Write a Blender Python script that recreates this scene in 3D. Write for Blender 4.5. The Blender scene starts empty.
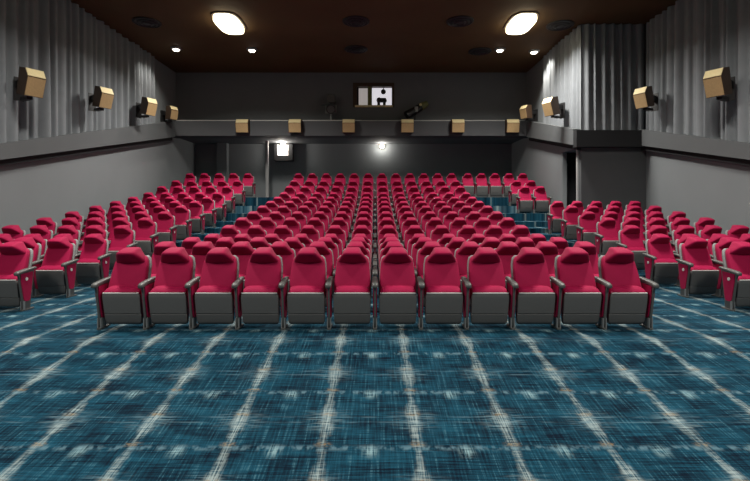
import bpy, bmesh, math, random
from mathutils import Vector, Matrix

random.seed(7)
scene = bpy.context.scene
col = scene.collection
PI = math.pi

# ------------------------------------------------------------------ camera / light / exposure
F = 470.0          # focal length in pixels of the 750 px wide frame
YH = 206.5         # pixel row of the horizon
EYE = 1.5          # eye height above the floor of the first row
cam_d = bpy.data.cameras.new('camera')
cam = bpy.data.objects.new('camera', cam_d)
col.objects.link(cam)
cam.location = (0, 0, EYE)
cam.rotation_euler = (PI / 2, 0, 0)
cam_d.sensor_fit = 'HORIZONTAL'
cam_d.sensor_width = 36.0
cam_d.lens = 36.0 * F / 750.0
cam_d.shift_y = -(240.5 - YH) / 750.0
cam_d.clip_start = 0.05
scene.camera = cam

world = bpy.data.worlds.new('world')
world.use_nodes = True
world.node_tree.nodes['Background'].inputs[0].default_value = (0.02, 0.02, 0.02, 1)
world.node_tree.nodes['Background'].inputs[1].default_value = 0.0
scene.world = world
scene.view_settings.view_transform = 'Standard'
scene.view_settings.look = 'None'
scene.view_settings.gamma = 1.0
scene.view_settings.use_curve_mapping = False
scene.view_settings.exposure = 0.0
POWER = 1.0
PANEL_WATTS = 420.0
PANEL_COLOUR = (1.0, 0.96, 0.90)
PANEL_SPREAD = 150    # louvred panels throw most of their light downwards


def at(x, y, d):
    """direction of a pixel, cut at distance d along the hall"""
    return Vector(((x - 375.0) * d / F, d, EYE + (YH - y) * d / F))


# ------------------------------------------------------------------ materials
def new_mat(name):
    m = bpy.data.materials.new(name)
    m.use_nodes = True
    return m, m.node_tree.nodes, m.node_tree.links, m.node_tree.nodes['Principled BSDF']


def plain(name, c, rough=0.6, metal=0.0, var=0.15, scale=8.0, bump=0.0, bscale=60.0, sheen=0.0, spec=0.5):
    m, N, L, b = new_mat(name)
    tc = N.new('ShaderNodeTexCoord')
    no = N.new('ShaderNodeTexNoise')
    no.inputs['Scale'].default_value = scale
    no.inputs['Detail'].default_value = 4
    L.new(tc.outputs['Object'], no.inputs['Vector'])
    mr = N.new('ShaderNodeMapRange')
    mr.inputs['To Min'].default_value = 1 - var
    mr.inputs['To Max'].default_value = 1 + var
    L.new(no.outputs['Fac'], mr.inputs['Value'])
    mx = N.new('ShaderNodeMix')
    mx.data_type = 'RGBA'
    mx.blend_type = 'MULTIPLY'
    mx.inputs['Factor'].default_value = 1
    mx.inputs[6].default_value = (*c, 1)
    L.new(mr.outputs['Result'], mx.inputs[7])
    L.new(mx.outputs[2], b.inputs['Base Color'])
    b.inputs['Roughness'].default_value = rough
    b.inputs['Metallic'].default_value = metal
    b.inputs['Specular IOR Level'].default_value = spec
    if sheen:
        b.inputs['Sheen Weight'].default_value = sheen
        b.inputs['Sheen Roughness'].default_value = 0.4
    if bump:
        n2 = N.new('ShaderNodeTexNoise')
        n2.inputs['Scale'].default_value = bscale
        L.new(tc.outputs['Object'], n2.inputs['Vector'])
        bp = N.new('ShaderNodeBump')
        bp.inputs['Strength'].default_value = bump
        bp.inputs['Distance'].default_value = 0.01
        L.new(n2.outputs['Fac'], bp.inputs['Height'])
        L.new(bp.outputs['Normal'], b.inputs['Normal'])
    return m


def glow(name, c, strength):
    m, N, L, b = new_mat(name)
    b.inputs['Base Color'].default_value = (*c, 1)
    b.inputs['Emission Color'].default_value = (*c, 1)
    b.inputs['Emission Strength'].default_value = strength
    return m


def carpet_material():
    m, N, L, b = new_mat('teal_carpet')
    geo = N.new('ShaderNodeNewGeometry')
    sep = N.new('ShaderNodeSeparateXYZ')
    L.new(geo.outputs['Position'], sep.inputs[0])
    X, Y = sep.outputs[0], sep.outputs[1]

    def M(op, a, b_=None, c=None):
        n = N.new('ShaderNodeMath')
        n.operation = op
        for i, v in enumerate((a, b_, c)):
            if v is None:
                continue
            if isinstance(v, (int, float)):
                n.inputs[i].default_value = v
            else:
                L.new(v, n.inputs[i])
        return n.outputs[0]

    def noise(sx, sy, ox=0.0, detail=2.0):
        cmb = N.new('ShaderNodeCombineXYZ')
        L.new(M('MULTIPLY', X, sx), cmb.inputs[0])
        L.new(M('MULTIPLY', Y, sy), cmb.inputs[1])
        cmb.inputs[2].default_value = ox
        n = N.new('ShaderNodeTexNoise')
        n.inputs['Scale'].default_value = 1.0
        n.inputs['Detail'].default_value = detail
        n.inputs['Roughness'].default_value = 0.6
        L.new(cmb.outputs[0], n.inputs['Vector'])
        return n.outputs['Fac']

    def ramp(v, lo, hi):
        n = N.new('ShaderNodeMapRange')
        n.interpolation_type = 'SMOOTHSTEP'
        n.inputs['From Min'].default_value = lo
        n.inputs['From Max'].default_value = hi
        L.new(v, n.inputs['Value'])
        return n.outputs['Result']

    def mix(fac, c1, c2):
        n = N.new('ShaderNodeMix')
        n.data_type = 'RGBA'
        L.new(fac, n.inputs['Factor'])
        for i, c in ((6, c1), (7, c2)):
            if isinstance(c, tuple):
                n.inputs[i].default_value = (*c, 1)
            else:
                L.new(c, n.inputs[i])
        return n.outputs[2]

    PX, PYm = 0.704, 0.377
    # distance in metres to the nearest lengthwise line / crosswise band
    fx = M('ABSOLUTE', M('SUBTRACT', M('FRACT', M('ADD', M('DIVIDE', X, PX), 0.05)), 0.5))
    dx = M('MULTIPLY', fx, PX)                 # 0 on a line
    dmid = M('SUBTRACT', PX / 2, dx)           # 0 midway between lines
    fy = M('ABSOLUTE', M('SUBTRACT', M('FRACT', M('ADD', M('DIVIDE', M('SUBTRACT', Y, 4.24), PYm), 100.5)), 0.5))
    dy = M('MULTIPLY', fy, PYm)
    fm = M('SUBTRACT', M('FRACT', M('ADD', M('DIVIDE', M('SUBTRACT', Y, 4.20), PYm * 2), 100.5)), 0.5)
    dmaj = M('MULTIPLY', M('ABSOLUTE', fm), PYm * 2)   # 0 at every second band
    # woven ground: threads both ways, darker and lighter stretches
    along = noise(60, 2.6, 1.0)
    across = noise(3.2, 65, 3.0)
    fine = noise(110, 110, 4.0)
    big = noise(2.6, 5.5, 7.0)
    g = M('ADD', M('MULTIPLY', along, 0.55), M('MULTIPLY', across, 0.75))
    g = M('ADD', g, M('MULTIPLY', big, 0.65))
    g = M('ADD', g, M('MULTIPLY', fine, 0.2))
    ground = mix(ramp(g, 0.82, 1.36), (0.0008, 0.0060, 0.0150), (0.0075, 0.064, 0.104))
    pale = M('MULTIPLY', ramp(along, 0.54, 0.70), ramp(across, 0.44, 0.62))
    ground = mix(M('MULTIPLY', pale, 0.75), ground, (0.06, 0.145, 0.185))
    # lengthwise pale lines, swelling into a blotch at every second band
    dmn = M('SUBTRACT', PYm, M('MULTIPLY', M('ABSOLUTE', M('SUBTRACT', M('FRACT', M('ADD', M('DIVIDE', M('SUBTRACT', Y, 4.17), PYm * 2), 100.5)), 0.5)), PYm * 2))
    swell = M('SUBTRACT', 1.0, ramp(dmn, 0.03, 0.30))
    hw = M('ADD', 0.042, M('MULTIPLY', swell, 0.034))
    dxj = M('ABSOLUTE', M('ADD', dx, M('MULTIPLY', M('SUBTRACT', noise(9, 7, 41.0), 0.5), 0.085)))
    core = M('SUBTRACT', 1.0, ramp(M('DIVIDE', dxj, hw), 0.10, 1.10))
    lx = M('MULTIPLY', core, ramp(M('ADD', M('MULTIPLY', noise(95, 3.5, 5.0), 0.8), M('MULTIPLY', noise(5, 60, 15.0), 0.7)), 0.58, 0.92))
    lx = M('MULTIPLY', lx, M('ADD', 0.62, M('MULTIPLY', swell, 0.38)))
    colr = mix(lx, ground, (0.30, 0.37, 0.37))
    fl = M('MULTIPLY', M('SUBTRACT', 1.0, ramp(dx, 0.03, 0.24)), M('SUBTRACT', 1.0, ramp(dmn, 0.02, 0.20)))
    fl = M('MULTIPLY', fl, ramp(noise(5, 70, 51.0), 0.46, 0.68))
    colr = mix(M('MULTIPLY', fl, 0.7), colr, (0.19, 0.28, 0.31))
    # every second band: a row of soft pale dashes; the others: thin broken double lines
    band = M('SUBTRACT', 1.0, ramp(dmaj, 0.0, 0.045))
    band = M('MULTIPLY', band, ramp(noise(15, 9, 9.0), 0.42, 0.62))
    colr = mix(M('MULTIPLY', band, 0.60), colr, (0.13, 0.23, 0.28))
    thin = M('SUBTRACT', 1.0, ramp(M('ABSOLUTE', M('SUBTRACT', dmn, 0.035)), 0.0, 0.014))
    thin = M('MULTIPLY', thin, ramp(noise(5, 30, 19.0), 0.40, 0.62))
    colr = mix(M('MULTIPLY', thin, 0.45), colr, (0.13, 0.23, 0.28))
    # small blotch of pale threads midway between the lines on the dashed bands
    dbl = M('ABSOLUTE', M('ADD', M('MULTIPLY', fm, PYm * 2), 0.035))
    bl = M('MULTIPLY', M('SUBTRACT', 1.0, ramp(dmid, 0.0, 0.085)), M('SUBTRACT', 1.0, ramp(dbl, 0.0, 0.10)))
    bl = M('MULTIPLY', bl, ramp(M('ADD', M('MULTIPLY', noise(75, 4, 11.0), 0.7), M('MULTIPLY', noise(6, 60, 12.0), 0.4)), 0.42, 0.66))
    colr = mix(M('MULTIPLY', bl, 0.9), colr, (0.22, 0.35, 0.38))
    # faint orange knots where line and band cross
    kn = M('MULTIPLY', M('SUBTRACT', 1.0, ramp(dx, 0.02, 0.085)), M('SUBTRACT', 1.0, ramp(dy, 0.0, 0.040)))
    kn = M('MULTIPLY', kn, ramp(noise(30, 50, 21.0), 0.38, 0.60))
    colr = mix(M('MULTIPLY', kn, 0.6), colr, (0.25, 0.17, 0.085))
    L.new(colr, b.inputs['Base Color'])
    b.inputs['Roughness'].default_value = 0.95
    b.inputs['Specular IOR Level'].default_value = 0.1
    bp = N.new('ShaderNodeBump')
    bp.inputs['Strength'].default_value = 0.25
    bp.inputs['Distance'].default_value = 0.01
    L.new(g, bp.inputs['Height'])
    L.new(bp.outputs['Normal'], b.inputs['Normal'])
    return m


MAT = {
    'carpet': carpet_material(),
    'wall': plain('grey_plaster', (0.195, 0.212, 0.222), 0.85, var=0.06, scale=1.2, bump=0.05, spec=0.2),
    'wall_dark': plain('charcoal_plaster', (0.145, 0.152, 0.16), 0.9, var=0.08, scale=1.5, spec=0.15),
    'ledge': plain('grey_ledge_paint', (0.10, 0.107, 0.112), 0.7, var=0.05, scale=2.0, spec=0.3),
    'fascia': plain('charcoal_fascia_paint', (0.085, 0.089, 0.095), 0.8, var=0.06, scale=2.0, spec=0.2),
    'ceiling': plain('brown_ceiling_paint', (0.105, 0.060, 0.026), 0.75, var=0.25, scale=0.7, spec=0.25),
    'pier': plain('shaded_grey_pier', (0.085, 0.09, 0.095), 0.9, var=0.08, scale=1.5, spec=0.15),  # shade on the pier face is put into this darker grey
    'band': plain('near_black_paint_and_shade', (0.026, 0.027, 0.029), 0.8, var=0.08, scale=1.5, spec=0.15),  # paint of the pier ledge; below the rising ledges it stands in for shade
    'curtain': plain('grey_curtain_cloth', (0.20, 0.215, 0.23), 0.85, var=0.12, scale=4.0, sheen=0.0, spec=0.2),
    'red': plain('crimson_upholstery', (0.315, 0.003, 0.049), 0.72, var=0.10, scale=14.0, bump=0.08, bscale=250, sheen=0.05, spec=0.18),
    'shell': plain('grey_moulded_plastic', (0.105, 0.106, 0.105), 0.5, var=0.06, scale=20.0, spec=0.35),
    'backshell': plain('pale_grey_plastic', (0.22, 0.23, 0.23), 0.5, var=0.06, scale=20.0, spec=0.35),
    'trim': plain('pale_edge_trim', (0.62, 0.62, 0.60), 0.4, var=0.04, scale=20.0),
    'arm': plain('dark_arm_plastic', (0.085, 0.088, 0.085), 0.45, var=0.1, scale=30.0),
    'metal': plain('dull_grey_metal', (0.26, 0.27, 0.27), 0.42, metal=0.4, var=0.1, scale=30.0),
    'black': plain('black_metal', (0.012, 0.012, 0.013), 0.5, var=0.2, scale=15.0),
    'wood': plain('tan_speaker_grille', (0.43, 0.29, 0.14), 0.6, var=0.2, scale=25.0, bump=0.1, bscale=200),
    'wood_dark': plain('dark_brown_wood', (0.055, 0.030, 0.016), 0.55, var=0.25, scale=12.0),
    'gold': plain('pale_gold_grille', (0.72, 0.60, 0.33), 0.5, var=0.12, scale=25.0),
    'rail': plain('pale_rail_paint', (0.42, 0.42, 0.40), 0.5, var=0.05),
    'olive': plain('olive_lamp_paint', (0.16, 0.17, 0.06), 0.5, var=0.2),
    'jamb': plain('pale_grey_jamb_paint', (0.36, 0.36, 0.36), 0.6, var=0.05),
    'panel_glow': glow('ceiling_panel_light', (1.0, 0.90, 0.62), 9.0),
    'spot_glow': glow('downlight_lamp', (1.0, 0.92, 0.78), 7.0),
    'bulb_glow': glow('wall_lamp_bulb', (1.0, 0.86, 0.62), 9.0),
    'sign_glow': glow('lit_sign_face', (1.0, 0.88, 0.82), 0.8),
    'booth_glow': glow('lit_booth_interior', (0.82, 0.80, 0.86), 0.75),
    'blind_glow': glow('lit_booth_blind', (0.62, 0.58, 0.56), 0.42),
}


# ------------------------------------------------------------------ mesh helpers
def superloop(hw, hd, n=20, e=4.0):
    pts = []
    for i in range(n):
        t = 2 * PI * (i + 0.5) / n
        c, s = math.cos(t), math.sin(t)
        pts.append((math.copysign(abs(c) ** (2 / e), c) * hw, math.copysign(abs(s) ** (2 / e), s) * hd))
    return pts


def loft(loops):
    bm = bmesh.new()
    rings = [[bm.verts.new(p) for p in lp] for lp in loops]
    n = len(rings[0])
    for a, b in zip(rings, rings[1:]):
        for i in range(n):
            j = (i + 1) % n
            bm.faces.new((a[i], a[j], b[j], b[i]))
    bm.faces.new(rings[0])
    bm.faces.new(rings[-1])
    bmesh.ops.recalc_face_normals(bm, faces=bm.faces)
    return bm


def stack_z(sl, n=20, e=4.0):
    """sl: (z, y_front, y_back, half_width)"""
    return loft([[(x, (a + b) / 2 + y, z) for x, y in superloop(hw, (b - a) / 2, n, e)] for z, a, b, hw in sl])


def stack_y(sl, n=20, e=4.0, x0=0.0):
    """sl: (y, z_low, z_high, half_width)"""
    return loft([[(x0 + x, y, (a + b) / 2 + z) for x, z in superloop(hw, (b - a) / 2, n, e)] for y, a, b, hw in sl])


def prism_x(poly, x0, x1):
    """poly in (y, z), extruded along x"""
    return loft([[(x0, y, z) for y, z in poly], [(x1, y, z) for y, z in poly]])


def prism_z(poly, z0, z1):
    return loft([[(x, y, z0) for x, y in poly], [(x, y, z1) for x, y in poly]])


def box(bm, x0, x1, y0, y1, z0, z1):
    v = [bm.verts.new((x, y, z)) for x in (x0, x1) for y in (y0, y1) for z in (z0, z1)]
    for f in ((0, 1, 3, 2), (4, 6, 7, 5), (0, 4, 5, 1), (2, 3, 7, 6), (0, 2, 6, 4), (1, 5, 7, 3)):
        bm.faces.new([v[i] for i in f])
    return bm


def abox(x0, x1, y0, y1, z0, z1, bevel=0.0):
    bm = box(bmesh.new(), x0, x1, y0, y1, z0, z1)
    bmesh.ops.recalc_face_normals(bm, faces=bm.faces)
    if bevel:
        bmesh.ops.bevel(bm, geom=bm.edges[:], offset=bevel, segments=2, affect='EDGES', profile=0.6)
    return bm


def tube(p0, p1, r0, r1=None, n=16):
    r1 = r0 if r1 is None else r1
    p0, p1 = Vector(p0), Vector(p1)
    ax = (p1 - p0).normalized()
    u = ax.orthogonal().normalized()
    w = ax.cross(u)
    return loft([[p + (u * math.cos(2 * PI * i / n) + w * math.sin(2 * PI * i / n)) * r for i in range(n)]
                 for p, r in ((p0, r0), (p1, r1))])


def join(*bms):
    out = bmesh.new()
    for b in bms:
        me = bpy.data.meshes.new('tmp')
        b.to_mesh(me)
        b.free()
        out.from_mesh(me)
        bpy.data.meshes.remove(me)
    return out


def obj(name, bm, mat, parent=None, smooth=False, label=None):
    me = bpy.data.meshes.new(name)
    bm.to_mesh(me)
    bm.free()
    if smooth:
        for p in me.polygons:
            p.use_smooth = True
        me.set_sharp_from_angle(angle=math.radians(smooth if smooth is not True else 50))
    me.materials.append(MAT[mat])
    o = bpy.data.objects.new(name, me)
    col.objects.link(o)
    if parent is not None:
        o.parent = parent
    if label:
        o['label'] = label
    return o


def tag(o, label, cat, group=None):
    o['label'] = label
    o['category'] = cat
    if group:
        o['group'] = group
    return o


def thing(name, label, cat, loc=(0, 0, 0), rot=(0, 0, 0), group=None):
    o = bpy.data.objects.new(name, None)
    col.objects.link(o)
    o.empty_display_size = 0.1
    o.location = loc
    o.rotation_euler = rot
    return tag(o, label, cat, group)


def struct(name, bm, mat, label, smooth=False):
    o = obj(name, bm, mat, None, smooth)
    o['kind'] = 'structure'
    o['label'] = label
    o['category'] = name.split('_')[0]
    return o


def kids(o):
    return KIDS.get(o.name, [])


KIDS = {}


def remember(o):
    KIDS[o.name] = [c for c in o.children_recursive if c.parent == o]
    for c in KIDS[o.name]:
        remember(c)


def copy_tree(o, parent=None):
    c = o.copy()
    col.objects.link(c)
    c.parent = parent
    for ch in kids(o):
        copy_tree(ch, c)
    return c


def area_light(name, loc, sx, sy, watts, colour, rot=(0, 0, 0), parent=None, spread=180):
    d = bpy.data.lights.new(name, 'AREA')
    d.shape = 'RECTANGLE'
    d.size, d.size_y = sx, sy
    d.energy = watts * POWER
    d.color = colour
    d.spread = math.radians(spread)
    o = bpy.data.objects.new(name, d)
    col.objects.link(o)
    o.location = loc
    o.rotation_euler = rot
    if parent:
        o.parent = parent
    return o


def spot_light(name, loc, target, watts, colour, angle=80, blend=0.6, radius=0.06, parent=None):
    d = bpy.data.lights.new(name, 'SPOT')
    d.energy = watts * POWER
    d.color = colour
    d.spot_size = math.radians(angle)
    d.spot_blend = blend
    d.shadow_soft_size = radius
    o = bpy.data.objects.new(name, d)
    col.objects.link(o)
    o.location = loc
    dirv = Vector(target) - Vector(loc)
    o.rotation_euler = dirv.to_track_quat('-Z', 'Y').to_euler()
    if parent:
        o.parent = parent
    return o


def point_light(name, loc, watts, colour, radius=0.05, parent=None):
    d = bpy.data.lights.new(name, 'POINT')
    d.energy = watts * POWER
    d.color = colour
    d.shadow_soft_size = radius
    o = bpy.data.objects.new(name, d)
    col.objects.link(o)
    o.location = loc
    if parent:
        o.parent = parent
    return o


# ------------------------------------------------------------------ the hall
WX = 8.48            # half width of the hall
NX = 6.45            # where the pier narrows the hall
PIER_Y = 14.7
DOOR_Y = 16.2
CEIL = 7.2
BACK_Y = 20.0        # upper rear wall
REAR_Y = 22.2        # wall under the overhang
FRONT_Y = -6.0
SOFFIT = 4.46

ROW_Y = [5.9 + 1.0 * n for n in range(14)]
ROW_TOP = [248, 242.2, 237.7, 234, 225, 217.4, 211.3, 205.6, 201.0, 196.8, 192.4, 186.2, 180.4, 173.4]
ROW_Z = []
for y, t in zip(ROW_Y, ROW_TOP):
    z = EYE + (YH - t) * (y + 0.1) / F - 0.98
    ROW_Z.append(0.0 if len(ROW_Z) < 4 else z)

# floor: apron that falls gently to the screen, level front rows, then one tier for each row
AP_Y = 5.3
SL = 0.146
pts = [(AP_Y, 0.0), (0.8, -SL * (AP_Y - 0.8)), (FRONT_Y, -SL * (AP_Y - 0.8)), (FRONT_Y, -1.2), (AP_Y, -1.2)]
struct('floor', prism_x(pts, -WX, WX), 'carpet', 'teal checked carpet sloping gently in front of the seats')
first_tier = ROW_Y[4] - 0.5
struct('floor', abox(-WX, WX, AP_Y, first_tier, -1.2, 0.0), 'carpet', 'level teal carpet under the four front rows')
for n in range(4, 14):
    y0 = ROW_Y[n] - 0.5
    y1 = ROW_Y[n + 1] - 0.5 if n < 13 else REAR_Y
    struct('floor', abox(-WX, WX, y0, y1, -1.2, ROW_Z[n]), 'carpet',
           'carpeted tier under the %s row of seats' % ['fifth', 'sixth', 'seventh', 'eighth', 'ninth', 'tenth', 'eleventh', 'twelfth', 'thirteenth', 'last'][n - 4])

struct('ceiling', abox(-WX - 0.3, WX + 0.3, FRONT_Y, REAR_Y + 0.3, CEIL, CEIL + 0.3), 'ceiling', 'dark brown flat ceiling')
struct('wall_left', abox(-WX - 0.3, -WX, FRONT_Y, REAR_Y + 0.3, -1.2, CEIL), 'wall', 'plain grey side wall below and behind the curtain')
struct('wall_right', abox(WX, WX + 0.3, FRONT_Y, REAR_Y + 0.3, -1.2, CEIL), 'wall', 'plain grey side wall ending at the pier')
struct('wall_front', abox(-WX - 0.3, WX + 0.3, FRONT_Y - 0.3, FRONT_Y, -1.2, CEIL), 'wall_dark', 'dark wall behind the camera at the screen end')
# pier: face towards the seats, then the narrowed rear wall with the exit doorway
DOOR_TOP = 3.36
struct('wall_pier', abox(NX, WX, PIER_Y, PIER_Y + 0.2, 0.0, CEIL), 'pier', 'face of the pier beside the exit doorway, shade painted into its grey')
struct('wall_pier', abox(NX, NX + 0.25, PIER_Y + 0.2, DOOR_Y, DOOR_TOP, CEIL), 'wall', 'grey wall above the exit doorway')
struct('wall_right', abox(NX, NX + 0.13, DOOR_Y, REAR_Y, 0.0, CEIL), 'wall', 'grey rear side wall beyond the exit doorway')
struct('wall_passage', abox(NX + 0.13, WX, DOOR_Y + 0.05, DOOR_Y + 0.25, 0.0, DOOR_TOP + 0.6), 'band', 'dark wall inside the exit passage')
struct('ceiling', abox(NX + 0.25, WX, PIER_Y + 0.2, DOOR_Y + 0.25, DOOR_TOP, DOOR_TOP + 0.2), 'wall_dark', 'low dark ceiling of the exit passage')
struct('trim_1', abox(NX - 0.035, NX + 0.12, PIER_Y + 0.2, PIER_Y + 0.29, ROW_Z[8], DOOR_TOP), 'jamb', 'pale door jamb on the pier side of the exit')
struct('trim_2', abox(NX - 0.02, NX + 0.13, DOOR_Y - 0.08, DOOR_Y, ROW_Z[9], DOOR_TOP), 'wall', 'grey door jamb on the far side of the exit')

# rear: upper wall with the projection window hole, overhang, wall below
WIN = (-0.90, 0.78, 5.76, 6.72)   # x0 x1 z0 z1
bm = bmesh.new()
box(bm, -WX, WIN[0], BACK_Y, BACK_Y + 0.3, SOFFIT, CEIL)
box(bm, WIN[1], NX, BACK_Y, BACK_Y + 0.3, SOFFIT, CEIL)
box(bm, WIN[0], WIN[1], BACK_Y, BACK_Y + 0.3, SOFFIT, WIN[2])
box(bm, WIN[0], WIN[1], BACK_Y, BACK_Y + 0.3, WIN[3], CEIL)
struct('wall_back', bm, 'wall_dark', 'charcoal upper rear wall around the projection window')
struct('ceiling', abox(-WX, NX, BACK_Y + 0.3, REAR_Y, SOFFIT, SOFFIT + 0.2), 'wall_dark', 'dark soffit under the projection booth')
struct('wall_back', abox(-WX, NX, REAR_Y, REAR_Y + 0.3, 0.0, CEIL), 'wall', 'grey rear wall under the overhang')
FZ0, FZ1 = 4.40, 5.02
FY = 19.3
struct('trim_3', abox(-WX, NX, FY, BACK_Y, FZ0, FZ1, 0.02), 'fascia', 'charcoal fascia of the overhang carrying the small speakers')
tag(obj('fascia_rail', join(abox(-WX + 0.3, -0.55, FY + 0.02, FY + 0.06, FZ1 + 0.0, FZ1 + 0.035),
                            abox(-0.55, 1.9, FY + 0.03, FY + 0.06, FZ1 + 0.0, FZ1 + 0.022),
                            abox(1.9, NX - 0.3, FY + 0.02, FY + 0.06, FZ1 + 0.0, FZ1 + 0.03)), 'rail'),
    'thin pale rail along the top of the rear fascia', 'rail')


def ledge(xw, xi, y0, y1, label, n):
    zt = lambda y: 2.87 + 0.238 * (y - 10.28)
    zb = lambda y: 2.52 + 0.204 * (y - 10.28)
    loops = []
    for y in (y0, y1):
        loops.append([(xw, y, zb(y)), (xi, y, zb(y) + 0.0), (xi, y, zt(y)), (xw, y, zt(y))])
    return struct('trim_%d' % n, loft(loops), 'ledge', label)


def shade_strip(xw, xi, y0, y1, label, n):  # near-black strip that paints the shade below a ledge
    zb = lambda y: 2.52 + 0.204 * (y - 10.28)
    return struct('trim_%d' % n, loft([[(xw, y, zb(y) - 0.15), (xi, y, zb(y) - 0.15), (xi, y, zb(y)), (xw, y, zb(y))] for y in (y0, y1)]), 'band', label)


def ltop(y):
    return 2.87 + 0.238 * (y - 10.28)


ledge(-WX, -8.2, 4.0, FY, 'rising grey ledge along the straight curtained side wall', 4)
ledge(WX, 8.2, 4.0, PIER_Y, 'rising grey ledge on the side wall up to the pier', 5)
ledge(NX, 6.2, PIER_Y, FY, 'rising grey ledge over the exit doorway', 6)
shade_strip(-WX, -8.32, 4.0, FY, 'strip of painted shade under the ledge of the straight side wall', 8)
shade_strip(WX, 8.32, 4.0, PIER_Y, 'strip of painted shade under the side-wall ledge before the pier', 9)
shade_strip(NX, 6.32, PIER_Y, FY, 'strip of painted shade under the ledge over the exit doorway', 10)
struct('trim_7', abox(6.2, WX, PIER_Y - 0.25, PIER_Y, 3.34, 3.85), 'band', 'near-black level ledge across the face of the pier')


# ------------------------------------------------------------------ curtains
def curtain(p0, p1, nrm, zb, seed, label, amp=0.21, tl=0.31, gather=0.0):
    """wavy hanging cloth from p0 to p1 (x, y), folds pushed out along nrm, bottom height zb(y)"""
    rnd = random.Random(seed)
    p0, p1, nrm = Vector(p0), Vector(p1), Vector(nrm)
    length = (p1 - p0).length
    # pleats of irregular width and depth between hollows
    s, folds = 0.0, []
    while s < length + tl:
        hollow = tl * rnd.uniform(0.25, 0.55)
        ridge = tl * rnd.uniform(0.35, 0.95)
        folds.append((s, hollow, ridge, rnd.uniform(0.45, 1.0), rnd.uniform(-0.02, 0.02), rnd.uniform(0.3, 0.7)))
        s += hollow + ridge
    bm = bmesh.new()
    prev = None
    cols = int(length / 0.02)
    levels = 7
    for i in range(cols + 1):
        s = length * i / cols
        k = max(j for j, f in enumerate(folds) if f[0] <= s + 1e-9)
        f0, hollow, ridge, am, ln, pk = folds[k]
        u = s - f0
        if u < hollow:
            w = 0.0
        else:
            t = (u - hollow) / ridge
            t = t / pk * 0.5 if t < pk else 0.5 + (t - pk) / (1 - pk) * 0.5
            w = math.sin(PI * min(1.0, t)) ** 0.8
        column = []
        for q in range(levels):
            v = q / (levels - 1)
            a = amp * (am * (0.75 + 0.25 * (1 - v)))
            p = p0 + (p1 - p0) * (s / length) + nrm * (0.03 + a * w + ln * (1 - v) * w)
            z0 = zb(p.y)
            column.append(bm.verts.new((p.x, p.y, z0 + (CEIL - 0.02 - z0) * v)))
        if prev:
            for q in range(levels - 1):
                bm.faces.new((prev[q], column[q], column[q + 1], prev[q + 1]))
        prev = column
    o = obj('curtain', bm, 'curtain', None, 80)
    tag(o, label, 'curtain', 'grey pleated curtains above the ledges')
    return o


curtain((-WX, 4.2), (-WX, 17.75), (1, 0), lambda y: ltop(y) - 0.02, 1, 'grey pleated curtain over the straight side wall without a pier')
curtain((WX, 4.2), (WX, PIER_Y - 0.1), (-1, 0), lambda y: ltop(y) - 0.02, 2, 'grey pleated curtain on the side wall in front of the pier')
curtain((NX + 0.0, PIER_Y), (WX - 0.1, PIER_Y), (0, -1), lambda y: 3.84, 3, 'dark shaded pleated curtain across the face of the pier', tl=0.27, amp=0.14)
curtain((NX, PIER_Y - 0.05), (NX, 17.7), (-1, 0), lambda y: ltop(y) - 0.02, 4, 'brightly lit pleated curtain above the exit doorway', tl=0.27, amp=0.14)


# ------------------------------------------------------------------ seats
PITCH = 0.56


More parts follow.
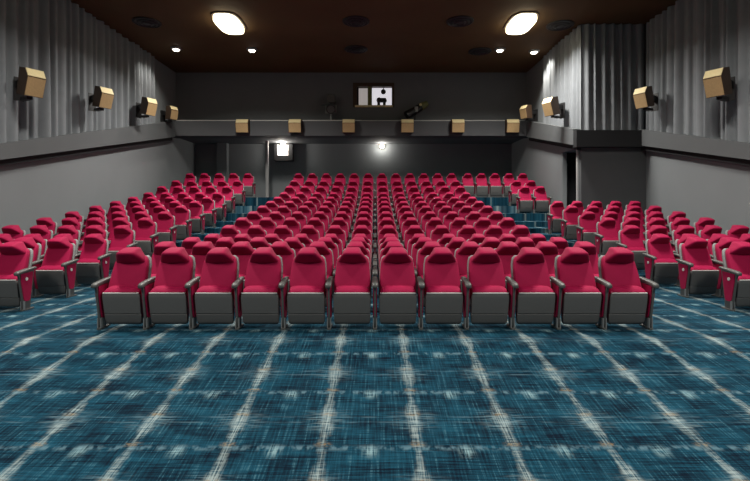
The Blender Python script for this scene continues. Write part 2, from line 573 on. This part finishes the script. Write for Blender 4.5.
def make_chair():
    root = thing('cinema_chair', '', 'chair')
    # back cushion, leaning back
    b = stack_z([(0.33, -0.125, -0.02, 0.20), (0.36, -0.145, -0.005, 0.217), (0.48, -0.12, 0.015, 0.223), (0.58, -0.08, 0.045, 0.222),
                 (0.68, -0.035, 0.075, 0.217), (0.77, 0.005, 0.105, 0.209), (0.83, 0.03, 0.12, 0.196), (0.86, 0.05, 0.13, 0.172), (0.875, 0.075, 0.125, 0.14)], 24, 5)
    back = obj('backrest', b, 'red', root, 60)
    sh = stack_z([(0.32, -0.03, 0.02, 0.205), (0.38, -0.015, 0.045, 0.230), (0.56, 0.03, 0.085, 0.230), (0.76, 0.095, 0.15, 0.218), (0.84, 0.12, 0.17, 0.200),
                  (0.87, 0.13, 0.172, 0.165)], 24, 6)
    obj('back_shell', sh, 'backshell', back, 60, 'pale grey shell behind the backrest')
    # pillow that juts forward at the top: its face looks down
    h = stack_z([(0.782, 0.035, 0.11, 0.160), (0.788, 0.02, 0.115, 0.176), (0.800, 0.002, 0.12, 0.184), (0.835, -0.042, 0.13, 0.174), (0.87, -0.086, 0.14, 0.155),
                 (0.903, -0.126, 0.145, 0.132), (0.920, -0.138, 0.145, 0.121), (0.934, -0.130, 0.145, 0.112), (0.952, -0.092, 0.142, 0.101), (0.970, -0.03, 0.135, 0.090), (0.980, 0.04, 0.11, 0.072)], 28, 4.2)
    obj('headrest', h, 'red', root, 75)
    # tipped-up seat: grey underside towards the viewer, red cushion behind it
    c = stack_y([(-0.190, 0.42, 0.452, 0.205), (-0.198, 0.41, 0.466, 0.214), (-0.186, 0.36, 0.486, 0.219), (-0.15, 0.28, 0.512, 0.220), (-0.10, 0.15, 0.526, 0.219), (-0.07, 0.15, 0.522, 0.21)], 24, 6)
    obj('seat_cushion', c, 'red', root, 60)
    s = stack_z([(0.055, -0.125, -0.09, 0.202), (0.068, -0.14, -0.08, 0.214), (0.095, -0.152, -0.08, 0.220), (0.185, -0.175, -0.08, 0.225), (0.192, -0.166, -0.08, 0.223), (0.199, -0.178, -0.08, 0.226),
                 (0.39, -0.213, -0.14, 0.228), (0.43, -0.217, -0.16, 0.224), (0.446, -0.213, -0.17, 0.214)], 28, 9)
    shell = obj('seat_shell', s, 'shell', root, 40, 'grey moulded underside of the tipped-up seat')
    t = stack_z([(0.444, -0.220, -0.192, 0.217), (0.449, -0.222, -0.19, 0.219), (0.456, -0.220, -0.192, 0.217)], 28, 9)
    obj('edge_trim', t, 'trim', shell, 40, 'pale line along the top edge of the seat shell')
    return root


def make_arm(root, sx, end=0):
    """arm and stand at x = sx; end = +1/-1 adds a pale row plate on that outer side"""
    a = stack_y([(-0.30, 0.530, 0.560, 0.022), (-0.29, 0.520, 0.572, 0.034), (-0.25, 0.530, 0.585, 0.039), (-0.08, 0.556, 0.604, 0.037), (0.06, 0.574, 0.614, 0.030), (0.09, 0.58, 0.608, 0.02)], 12, 3, sx)
    obj('armrest', a, 'arm', root, 60)
    frame = [(-0.262, 0.545), (-0.240, 0.48), (-0.225, 0.40), (-0.20, 0.25), (-0.175, 0.12), (-0.15, 0.02), (-0.03, 0.02), (-0.02, 0.13), (0.03, 0.44), (0.05, 0.585)]
    f = prism_x(frame, sx - 0.013, sx + 0.013)
    foot = abox(sx - 0.022, sx + 0.022, -0.19, 0.04, 0.0, 0.022, 0.005)
    st = obj('arm_stand', join(f, foot), 'arm', root)
    pad = [(-0.225, 0.535), (-0.215, 0.42), (-0.160, 0.16), (-0.135, 0.135), (-0.06, 0.135), (-0.04, 0.16), (0.0, 0.42), (0.015, 0.55)]
    pb = prism_x(pad, sx - 0.024, sx + 0.024)
    obj('side_padding', pb, 'red', st)
    for q in (-1, 1):
        obj('leg', abox(sx + q * 0.019 - 0.006, sx + q * 0.019 + 0.006, -0.175, -0.145, 0.02, 0.14), 'metal', st)
    if end:
        d = tube((sx + 0.023 * end, -0.12, 0.455), (sx + 0.032 * end, -0.12, 0.455), 0.024, n=14)
        obj('row_plate', d, 'trim', st, label='small round pale row plate')


protos = {}
for kind in ('plain', 'end_low', 'end_high', 'single_high'):
    r = make_chair()
    make_arm(r, -PITCH / 2, -1 if kind == 'end_low' else 0)
    if kind in ('end_high',):
        make_arm(r, PITCH / 2, 1)
    protos[kind] = r
bpy.context.view_layer.update()
for r in protos.values():
    remember(r)
used = set()
del_unused = []


def chair(kind, x, y, z, label, rz=0.0):
    p = protos[kind]
    if kind not in used:
        used.add(kind)
        o = p
    else:
        o = copy_tree(p)
    o.location = (x, y, z)
    o.rotation_euler = (0, 0, rz)
    o['label'] = label
    o['category'] = 'chair'
    o['group'] = 'crimson cinema chairs in rows'
    return o


ORD = ['first', 'second', 'third', 'fourth', 'fifth', 'sixth', 'seventh', 'eighth', 'ninth', 'tenth', 'eleventh', 'twelfth', 'thirteenth', 'fourteenth']
for n in range(14):
    row = 'front' if n == 0 else ('rearmost' if n == 13 else ORD[n])
    for k in range(12):
        x = (k - 5.5) * PITCH
        kind = 'end_low' if k == 0 else ('end_high' if k == 11 else 'plain')
        pos = '%s from exit-doorway aisle' % ORD[11 - k] if k != 11 else 'beside the exit-doorway aisle'
        if k == 0:
            pos = 'beside the grey-post aisle'
        chair(kind, x, ROW_Y[n], ROW_Z[n], 'crimson chair in %s row of the centre block, %s' % (row, pos))
    # block along the straight wall
    if n >= 1:
        row2 = ORD[n - 1] if n < 13 else 'rearmost'
        for k in range(5):
            x = -((9.52 if n < 12 else 9.36 if n == 12 else 9.12) + 1.045 * k) * PITCH
            kind = 'end_high' if k == 0 else ('end_low' if k == 4 else 'plain')
            pos = 'beside the aisle' if k == 0 else '%s from the aisle' % ORD[k]
            chair(kind, x, ROW_Y[n], ROW_Z[n], 'crimson tip-up chair in %s row along the pierless wall, %s' % (row2, pos))
        if n <= 8:
            for k in range(5):
                x = (9.66 + 1.02 * k) * PITCH
                kind = 'end_low' if k == 0 else ('end_high' if k == 4 else 'plain')
                pos = 'beside the aisle' if k == 0 else '%s from the aisle' % ORD[k]
                chair(kind, x, ROW_Y[n], ROW_Z[n], 'crimson tip-up chair in %s row before the pier, %s' % (ORD[n - 1], pos))
        if n >= 11:
            for k in range(2):
                x = (9.62 + 1.0 * k) * PITCH
                pos = 'beside the aisle' if k == 0 else 'against the wall'
                rw = {11: 'first', 12: 'second', 13: 'rearmost'}[n]
                chair('end_low' if k == 0 else 'end_high', x, ROW_Y[n], ROW_Z[n], 'crimson tip-up chair in %s row beyond the exit doorway, %s' % (rw, pos))
        if n == 13:
            for k in range(3):
                pos = ['next to the centre block', 'in the middle', 'nearest the wall'][k]
                chair('plain', (6.66 + 0.98 * k) * PITCH, ROW_Y[n], ROW_Z[n], 'crimson tip-up chair of three closing the top of the aisle, %s' % pos)
for kind, r in protos.items():
    if kind not in used:
        for c in r.children_recursive:
            bpy.data.objects.remove(c)
        bpy.data.objects.remove(r)


# ------------------------------------------------------------------ ceiling lights
def ceiling_panel(x, y, label, watts=PANEL_WATTS):
    t = thing('ceiling_panel_light', label, 'ceiling light', (x, y, CEIL), group='bright ceiling panel lights')
    w, l = 0.36, 0.72
    fr = stack_z([(-0.04, -l - 0.06, l + 0.06, w + 0.06), (0.0, -l - 0.06, l + 0.06, w + 0.06)], 32, 3.2)
    obj('frame', fr, 'wood_dark', t)
    obj('diffuser', stack_z([(-0.16, -l * 0.9, l * 0.9, w * 0.9), (-0.13, -l, l, w), (-0.035, -l, l, w)], 32, 3.2), 'panel_glow', t, 40)
    area_light('panel_lamp', (0, 0, -0.18), w * 2, l * 2, watts, PANEL_COLOUR, parent=t, spread=PANEL_SPREAD)
    return t


for side, sx in (('straight wall', -4.5), ('pier', 4.5)):
    ceiling_panel(sx, 14.5, 'glaring rectangular ceiling panel light on the side of the %s' % side)
for side, sx in (('straight wall', -4.5), ('pier', 4.5)):  # unseen pairs, added to light the front rows and the open carpet
    ceiling_panel(sx, 7.3, 'unseen added ceiling panel light above the front rows towards the %s' % side, PANEL_WATTS * 0.9)
    ceiling_panel(sx, 0.1, 'unseen added ceiling panel light above the open carpet towards the %s' % side, PANEL_WATTS * 0.95)


def downlight(x, y, label, target, watts, angle=80):
    t = thing('downlight', label, 'ceiling light', (x, y, CEIL), group='small round ceiling downlights')
    ring = loft([[(math.cos(a) * r, math.sin(a) * r, z) for a in [2 * PI * i / 20 for i in range(20)]]
                 for r, z in ((0.20, 0.0), (0.20, -0.03), (0.15, -0.06))])
    obj('trim_ring', ring, 'metal', t, 40)
    obj('lamp', tube((0, 0, -0.06), (0, 0, -0.10), 0.12, 0.09, 18), 'spot_glow', t, 40)
    tg = Vector(target) - Vector((x, y, CEIL))
    spot_light('downlight_lamp', (0, 0, -0.13), tuple(tg), watts, (1, 0.94, 0.84), angle, parent=t)
    return t


downlight(-7.15, 16.9, 'small round downlight close to the straight-wall curtain', (-8.3, 17.2, 4.0), 190, 110)
downlight(-4.45, 17.0, 'small round downlight behind the panel light over the straight-wall side', (-4.3, 16.8, 1.5), 220, 100)
downlight(4.52, 17.0, 'small round downlight behind the panel light over the pier side', (4.3, 16.8, 1.5), 220, 100)
downlight(5.82, 17.2, 'small round downlight washing the lit curtain by the exit', (6.5, 16.9, 4.4), 330, 110)


def ceiling_vent(x, y, label):
    t = thing('ceiling_vent', label, 'vent', (x, y, CEIL), group='dark round ceiling vents')
    n = 24
    for i, r in enumerate((0.42, 0.30, 0.18)):
        bm = loft([[(math.cos(a) * q, math.sin(a) * q, z) for a in [2 * PI * j / n for j in range(n)]]
                   for q, z in ((r, 0.0), (r, -0.03 - 0.02 * i), (r - 0.05, -0.05 - 0.02 * i), (r - 0.07, -0.03 - 0.02 * i))])
        obj('vent_ring', bm, 'black', t, 40)
    return t


for px, py, lb in ((147, 22, 'dark round ceiling vent nearest the straight-wall curtain'),
                   (356, 21, 'dark round ceiling vent in the middle of the panel lights'),
                   (356, 49, 'dark round ceiling vent just before the projection window'),
                   (460, 21, 'dark round ceiling vent level with the panel light towards the pier'),
                   (480, 51, 'dark round ceiling vent beside a downlight near the rear wall'),
                   (560, 25, 'dark round ceiling vent near the corner of the pier curtain')):
    d = F * (CEIL - EYE) / (YH - py)
    ceiling_vent((px - 375) * d / F, d, lb)


# ------------------------------------------------------------------ loudspeakers
def speaker(loc, face, tilt, sc, label, group, bracket=True, wd=0.19):
    """face: heading (radians about z) the grille looks to, 0 = towards -y"""
    t = thing('loudspeaker', label, 'speaker', loc, (0, 0, face), group)
    h, w, dp = 0.30 * sc, wd * sc, 0.38 * sc
    ct, st_ = math.cos(tilt), math.sin(tilt)

    def T(y, z):     # tilt the box downwards
        return (y * ct - z * st_, z * ct + y * st_)
    prof = [(0.0, h), (-dp * 0.62, h), (-dp, h * 0.45), (-dp * 0.86, -h), (0.0, -h)]
    body = prism_x([T(y, z) for y, z in prof], -w, w)
    bb = obj('cabinet', body, 'wood_dark', t)

    def panel(a, b, m, nm, lab):
        (y0, z0), (y1, z1) = a, b
        ny, nz = -(z0 - z1), (y0 - y1)
        l = math.hypot(ny, nz)
        ny, nz = ny / l * 0.014, nz / l * 0.014
        if ny > 0:
            ny, nz = -ny, -nz
        e = 0.03
        q = [(y0 + (y1 - y0) * e, z0 + (z1 - z0) * e), (y0 + (y1 - y0) * (1 - e), z0 + (z1 - z0) * (1 - e))]
        poly = [T(*q[0]), T(*q[1]), T(q[1][0] + ny, q[1][1] + nz), T(q[0][0] + ny, q[0][1] + nz)]
        obj(nm, prism_x(poly, -w * 0.95, w * 0.95), m, bb, label=lab)
    panel(prof[1], prof[2], 'gold', 'upper_grille', 'pale slanted upper grille')
    panel(prof[2], prof[3], 'wood', 'lower_grille', 'tan cloth lower grille')
    if bracket:
        br = join(abox(-0.05, 0.05, -0.02, 0.38, -h * 0.25, h * 0.25), abox(-0.10, 0.10, 0.35, 0.38, -h * 1.3, h * 0.5),
                  abox(-0.06, 0.06, -0.10, 0.20 * sc, -h * 1.35, -h * 1.12))
        obj('wall_bracket', br, 'black', t)
    return t


SPK = 'surround speakers on the side walls'
L, R_ = math.radians(62), -math.radians(62)


def wall_speaker(px, py, X, ang, tilt, sc, label):
    d = F * (abs(X) - 0.15) / abs(px - 375.0)
    speaker((X, d, EYE + (YH - py) * d / F), ang, tilt, sc, label, SPK)


wall_speaker(34, 82, -7.90, L, 0.22, 1.0, 'tan loudspeaker first along the straight-wall curtain, largest of its row')
wall_speaker(105, 97, -7.90, L, 0.22, 0.95, 'tan loudspeaker second along the straight-wall curtain')
wall_speaker(150, 106, -7.82, L, 0.22, 0.95, 'brown loudspeaker at the end of the straight-wall curtain')
wall_speaker(173, 113, -8.08, L, 0.1, 0.85, 'dark brown loudspeaker on plain wall in the rear corner')
wall_speaker(715, 82, 7.90, R_, 0.22, 1.0, 'tan loudspeaker on the side-wall curtain well before the pier')
wall_speaker(642, 97, 7.90, R_, 0.22, 0.95, 'tan loudspeaker in the curtain corner next to the pier')
wall_speaker(550, 106, 5.86, R_, 0.22, 0.95, 'tan loudspeaker on the brightly lit curtain above the exit')
wall_speaker(525, 112, 6.05, R_, 0.1, 0.85, 'brown loudspeaker in the rear corner beyond the exit')
FSP = 'small speakers along the rear fascia'
fx = [(244, 'first from the straight wall'), (296, 'second from the straight wall'), (349, 'under the projection window beside the dark stand lamp'),
      (407, 'below the tilted olive stage lamp'), (457, 'second from the pier-side wall'), (511, 'closest to the pier-side wall')]
for px, lb in fx:
    p = at(px, 126.3, FY)
    speaker((p.x, FY - 0.005, p.z), 0, 0.12, 0.88, 'small tan loudspeaker on the rear fascia, %s' % lb, FSP, bracket=False, wd=0.29)

# ------------------------------------------------------------------ projection window and stage lamps
t = thing('projection_window', 'lit two-pane projection window high in the rear wall', 'window', (0, BACK_Y, WIN[2]))
x0, x1, H = WIN[0], WIN[1], WIN[3] - WIN[2]
fr = bmesh.new()
box(fr, x0 - 0.04, x0 + 0.12, -0.03, 0.28, -0.04, H + 0.04)
box(fr, x1 - 0.06, x1 + 0.04, -0.03, 0.28, -0.04, H + 0.04)
box(fr, x0 + 0.12, x1 - 0.06, -0.03, 0.28, H - 0.12, H + 0.04)
obj('window_frame', fr, 'wood_dark', t)
obj('sill', abox(x0 + 0.05, x1 - 0.02, -0.05, 0.1, -0.04, 0.045), 'gold', t)
obj('mullion', abox(-0.31, -0.13, -0.02, 0.2, 0.045, H - 0.12), 'olive', t)
obj('window_blind', abox(x0 + 0.20, -0.31, 0.20, 0.22, 0.09, H - 0.14), 'blind_glow', t, label='pale blind in the smaller pane')
obj('blind_edge', abox(x0 + 0.12, x0 + 0.20, 0.1, 0.22, 0.045, H - 0.12), 'black', t)
obj('booth_light', abox(-0.13, x1 - 0.06, 0.24, 0.26, 0.045, H - 0.12), 'booth_glow', t, label='bright booth interior seen through the larger pane')
# projector heads seen against the light
pr = join(abox(0.08, 0.48, 0.14, 0.2, 0.20, 0.40, 0.04), tube((0.18, 0.06, 0.30), (0.18, 0.16, 0.30), 0.10, 0.12, 18), tube((0.40, 0.06, 0.28), (0.40, 0.16, 0.28), 0.09, 0.11, 18),
          abox(0.10, 0.22, 0.14, 0.2, 0.05, 0.24), abox(0.34, 0.46, 0.14, 0.2, 0.05, 0.24))
obj('projector', pr, 'black', t, 40, 'dark projector head behind the larger pane')
obj('spool', join(tube((0.36, 0.12, 0.66), (0.36, 0.2, 0.66), 0.105, n=20), abox(0.345, 0.375, 0.15, 0.2, 0.66, H - 0.12)), 'black', t, 40)

p = at(331, 118.5, FY + 0.35)
t = thing('stage_lamp', 'dark upright stage lamp on a stand above the rear fascia', 'stage lamp', (p.x, FY + 0.35, FZ1), group='stage lamps on the fascia')
obj('base', abox(-0.16, 0.16, -0.12, 0.12, 0, 0.04, 0.01), 'black', t)
obj('stand', tube((0, 0, 0.04), (0, 0, 0.42), 0.035), 'metal', t, 40)
hd = obj('lamp_body', join(tube((0, -0.22, 0.50), (0, 0.16, 0.60), 0.19, 0.15, 20)), 'black', t, 40)
obj('lens', tube((0.02, -0.235, 0.495), (0.02, -0.222, 0.498), 0.15, n=20), 'arm', hd, 40)
obj('yoke', join(abox(-0.23, -0.20, -0.05, 0.03, 0.40, 0.70), abox(0.20, 0.23, -0.05, 0.03, 0.40, 0.70), abox(-0.23, 0.23, -0.05, 0.03, 0.38, 0.41)), 'metal', t)
obj('shade_plate', abox(-0.42, 0.10, -0.16, 0.10, 0.72, 0.745), 'wall_dark', t)
obj('top_housing', abox(-0.15, 0.17, -0.14, 0.14, 0.80, 1.16, 0.03), 'arm', t)
obj('post', abox(-0.03, 0.03, 0.0, 0.06, 0.70, 0.85), 'black', t)

p = at(417, 118.5, FY + 0.35)
t = thing('stage_lamp', 'black tilted stage lamp with olive end above the rear fascia', 'stage lamp', (p.x, FY + 0.35, FZ1), group='stage lamps on the fascia')
obj('base', abox(-0.30, 0.10, -0.12, 0.12, 0, 0.05, 0.01), 'arm', t)
obj('stand', tube((-0.1, 0, 0.05), (-0.05, 0, 0.46), 0.035), 'black', t, 40)
hd = obj('lamp_body', tube((-0.46, -0.16, 0.26), (0.20, 0.02, 0.66), 0.17, 0.15, 20), 'black', t, 40)
obj('lamp_end', tube((0.16, -0.02, 0.64), (0.42, 0.06, 0.80), 0.17, 0.12, 18), 'olive', hd, 40)
obj('lamp_knob', tube((0.13, -0.16, 0.70), (0.13, -0.22, 0.70), 0.06, 0.05, 14), 'gold', hd, 40)
obj('yoke', join(abox(-0.12, 0.02, -0.22, -0.19, 0.40, 0.62), abox(-0.12, 0.02, 0.19, 0.22, 0.40, 0.62), abox(-0.12, 0.02, -0.22, 0.22, 0.39, 0.42)), 'metal', t)

# ------------------------------------------------------------------ under the overhang
ZR = ROW_Z[13]
p = at(283, 150, REAR_Y - 0.35)
t = thing('sign_lamp', 'black framed box with glowing white face and bulb on the rear wall', 'lamp', (p.x, REAR_Y - 0.35, p.z))
obj('housing', join(abox(-0.42, -0.26, -0.05, 0.35, -0.50, 0.30, 0.02), abox(0.24, 0.46, -0.05, 0.35, -0.50, 0.30, 0.02), abox(-0.26, 0.24, 0.05, 0.35, -0.50, 0.30),
                    abox(-0.26, 0.24, -0.05, 0.05, -0.50, -0.26)), 'black', t)
obj('lit_face', abox(-0.25, 0.23, -0.02, 0.05, -0.25, 0.22), 'sign_glow', t, label='glowing white square face')
obj('bulb', stack_z([(0.22, -0.1, 0.02, 0.05), (0.26, -0.13, 0.05, 0.10), (0.33, -0.14, 0.06, 0.11), (0.39, -0.1, 0.02, 0.05)], 14, 2), 'bulb_glow', t, 60)
point_light('sign_bulb', (0, -0.30, 0.20), 55, (1, 0.93, 0.84), 0.08, t)

p = at(382, 144, REAR_Y - 0.2)
t = thing('wall_lamp', 'small round glowing lamp high on the rear wall behind the seats', 'lamp', (p.x, REAR_Y, min(p.z, SOFFIT - 0.12)))
obj('back_plate', tube((0, 0, 0), (0, -0.04, 0), 0.12, n=18), 'black', t, 40)
obj('bulb', stack_z([(-0.11, -0.17, -0.07, 0.05), (-0.07, -0.21, -0.04, 0.10), (0.0, -0.22, -0.04, 0.11), (0.07, -0.2, -0.05, 0.09), (0.1, -0.16, -0.08, 0.04)], 14, 2), 'bulb_glow', t, 60)
point_light('wall_bulb', (0, -0.34, -0.05), 30, (1, 0.94, 0.86), 0.08, t)

p = at(267, 150, 21.2)
pt = tube((p.x, 21.2, ZR), (p.x, 21.2, SOFFIT), 0.075, n=16)
tag(obj('post', pt, 'jamb', None, 40), 'slim grey post standing at the top of the aisle', 'post')
# partition that closes the dark entrance at the rear corner
struct('wall_partition', abox(-7.35, -6.9, REAR_Y - 0.35, REAR_Y, ZR, SOFFIT), 'wall', 'short grey wall return in the rear corner')
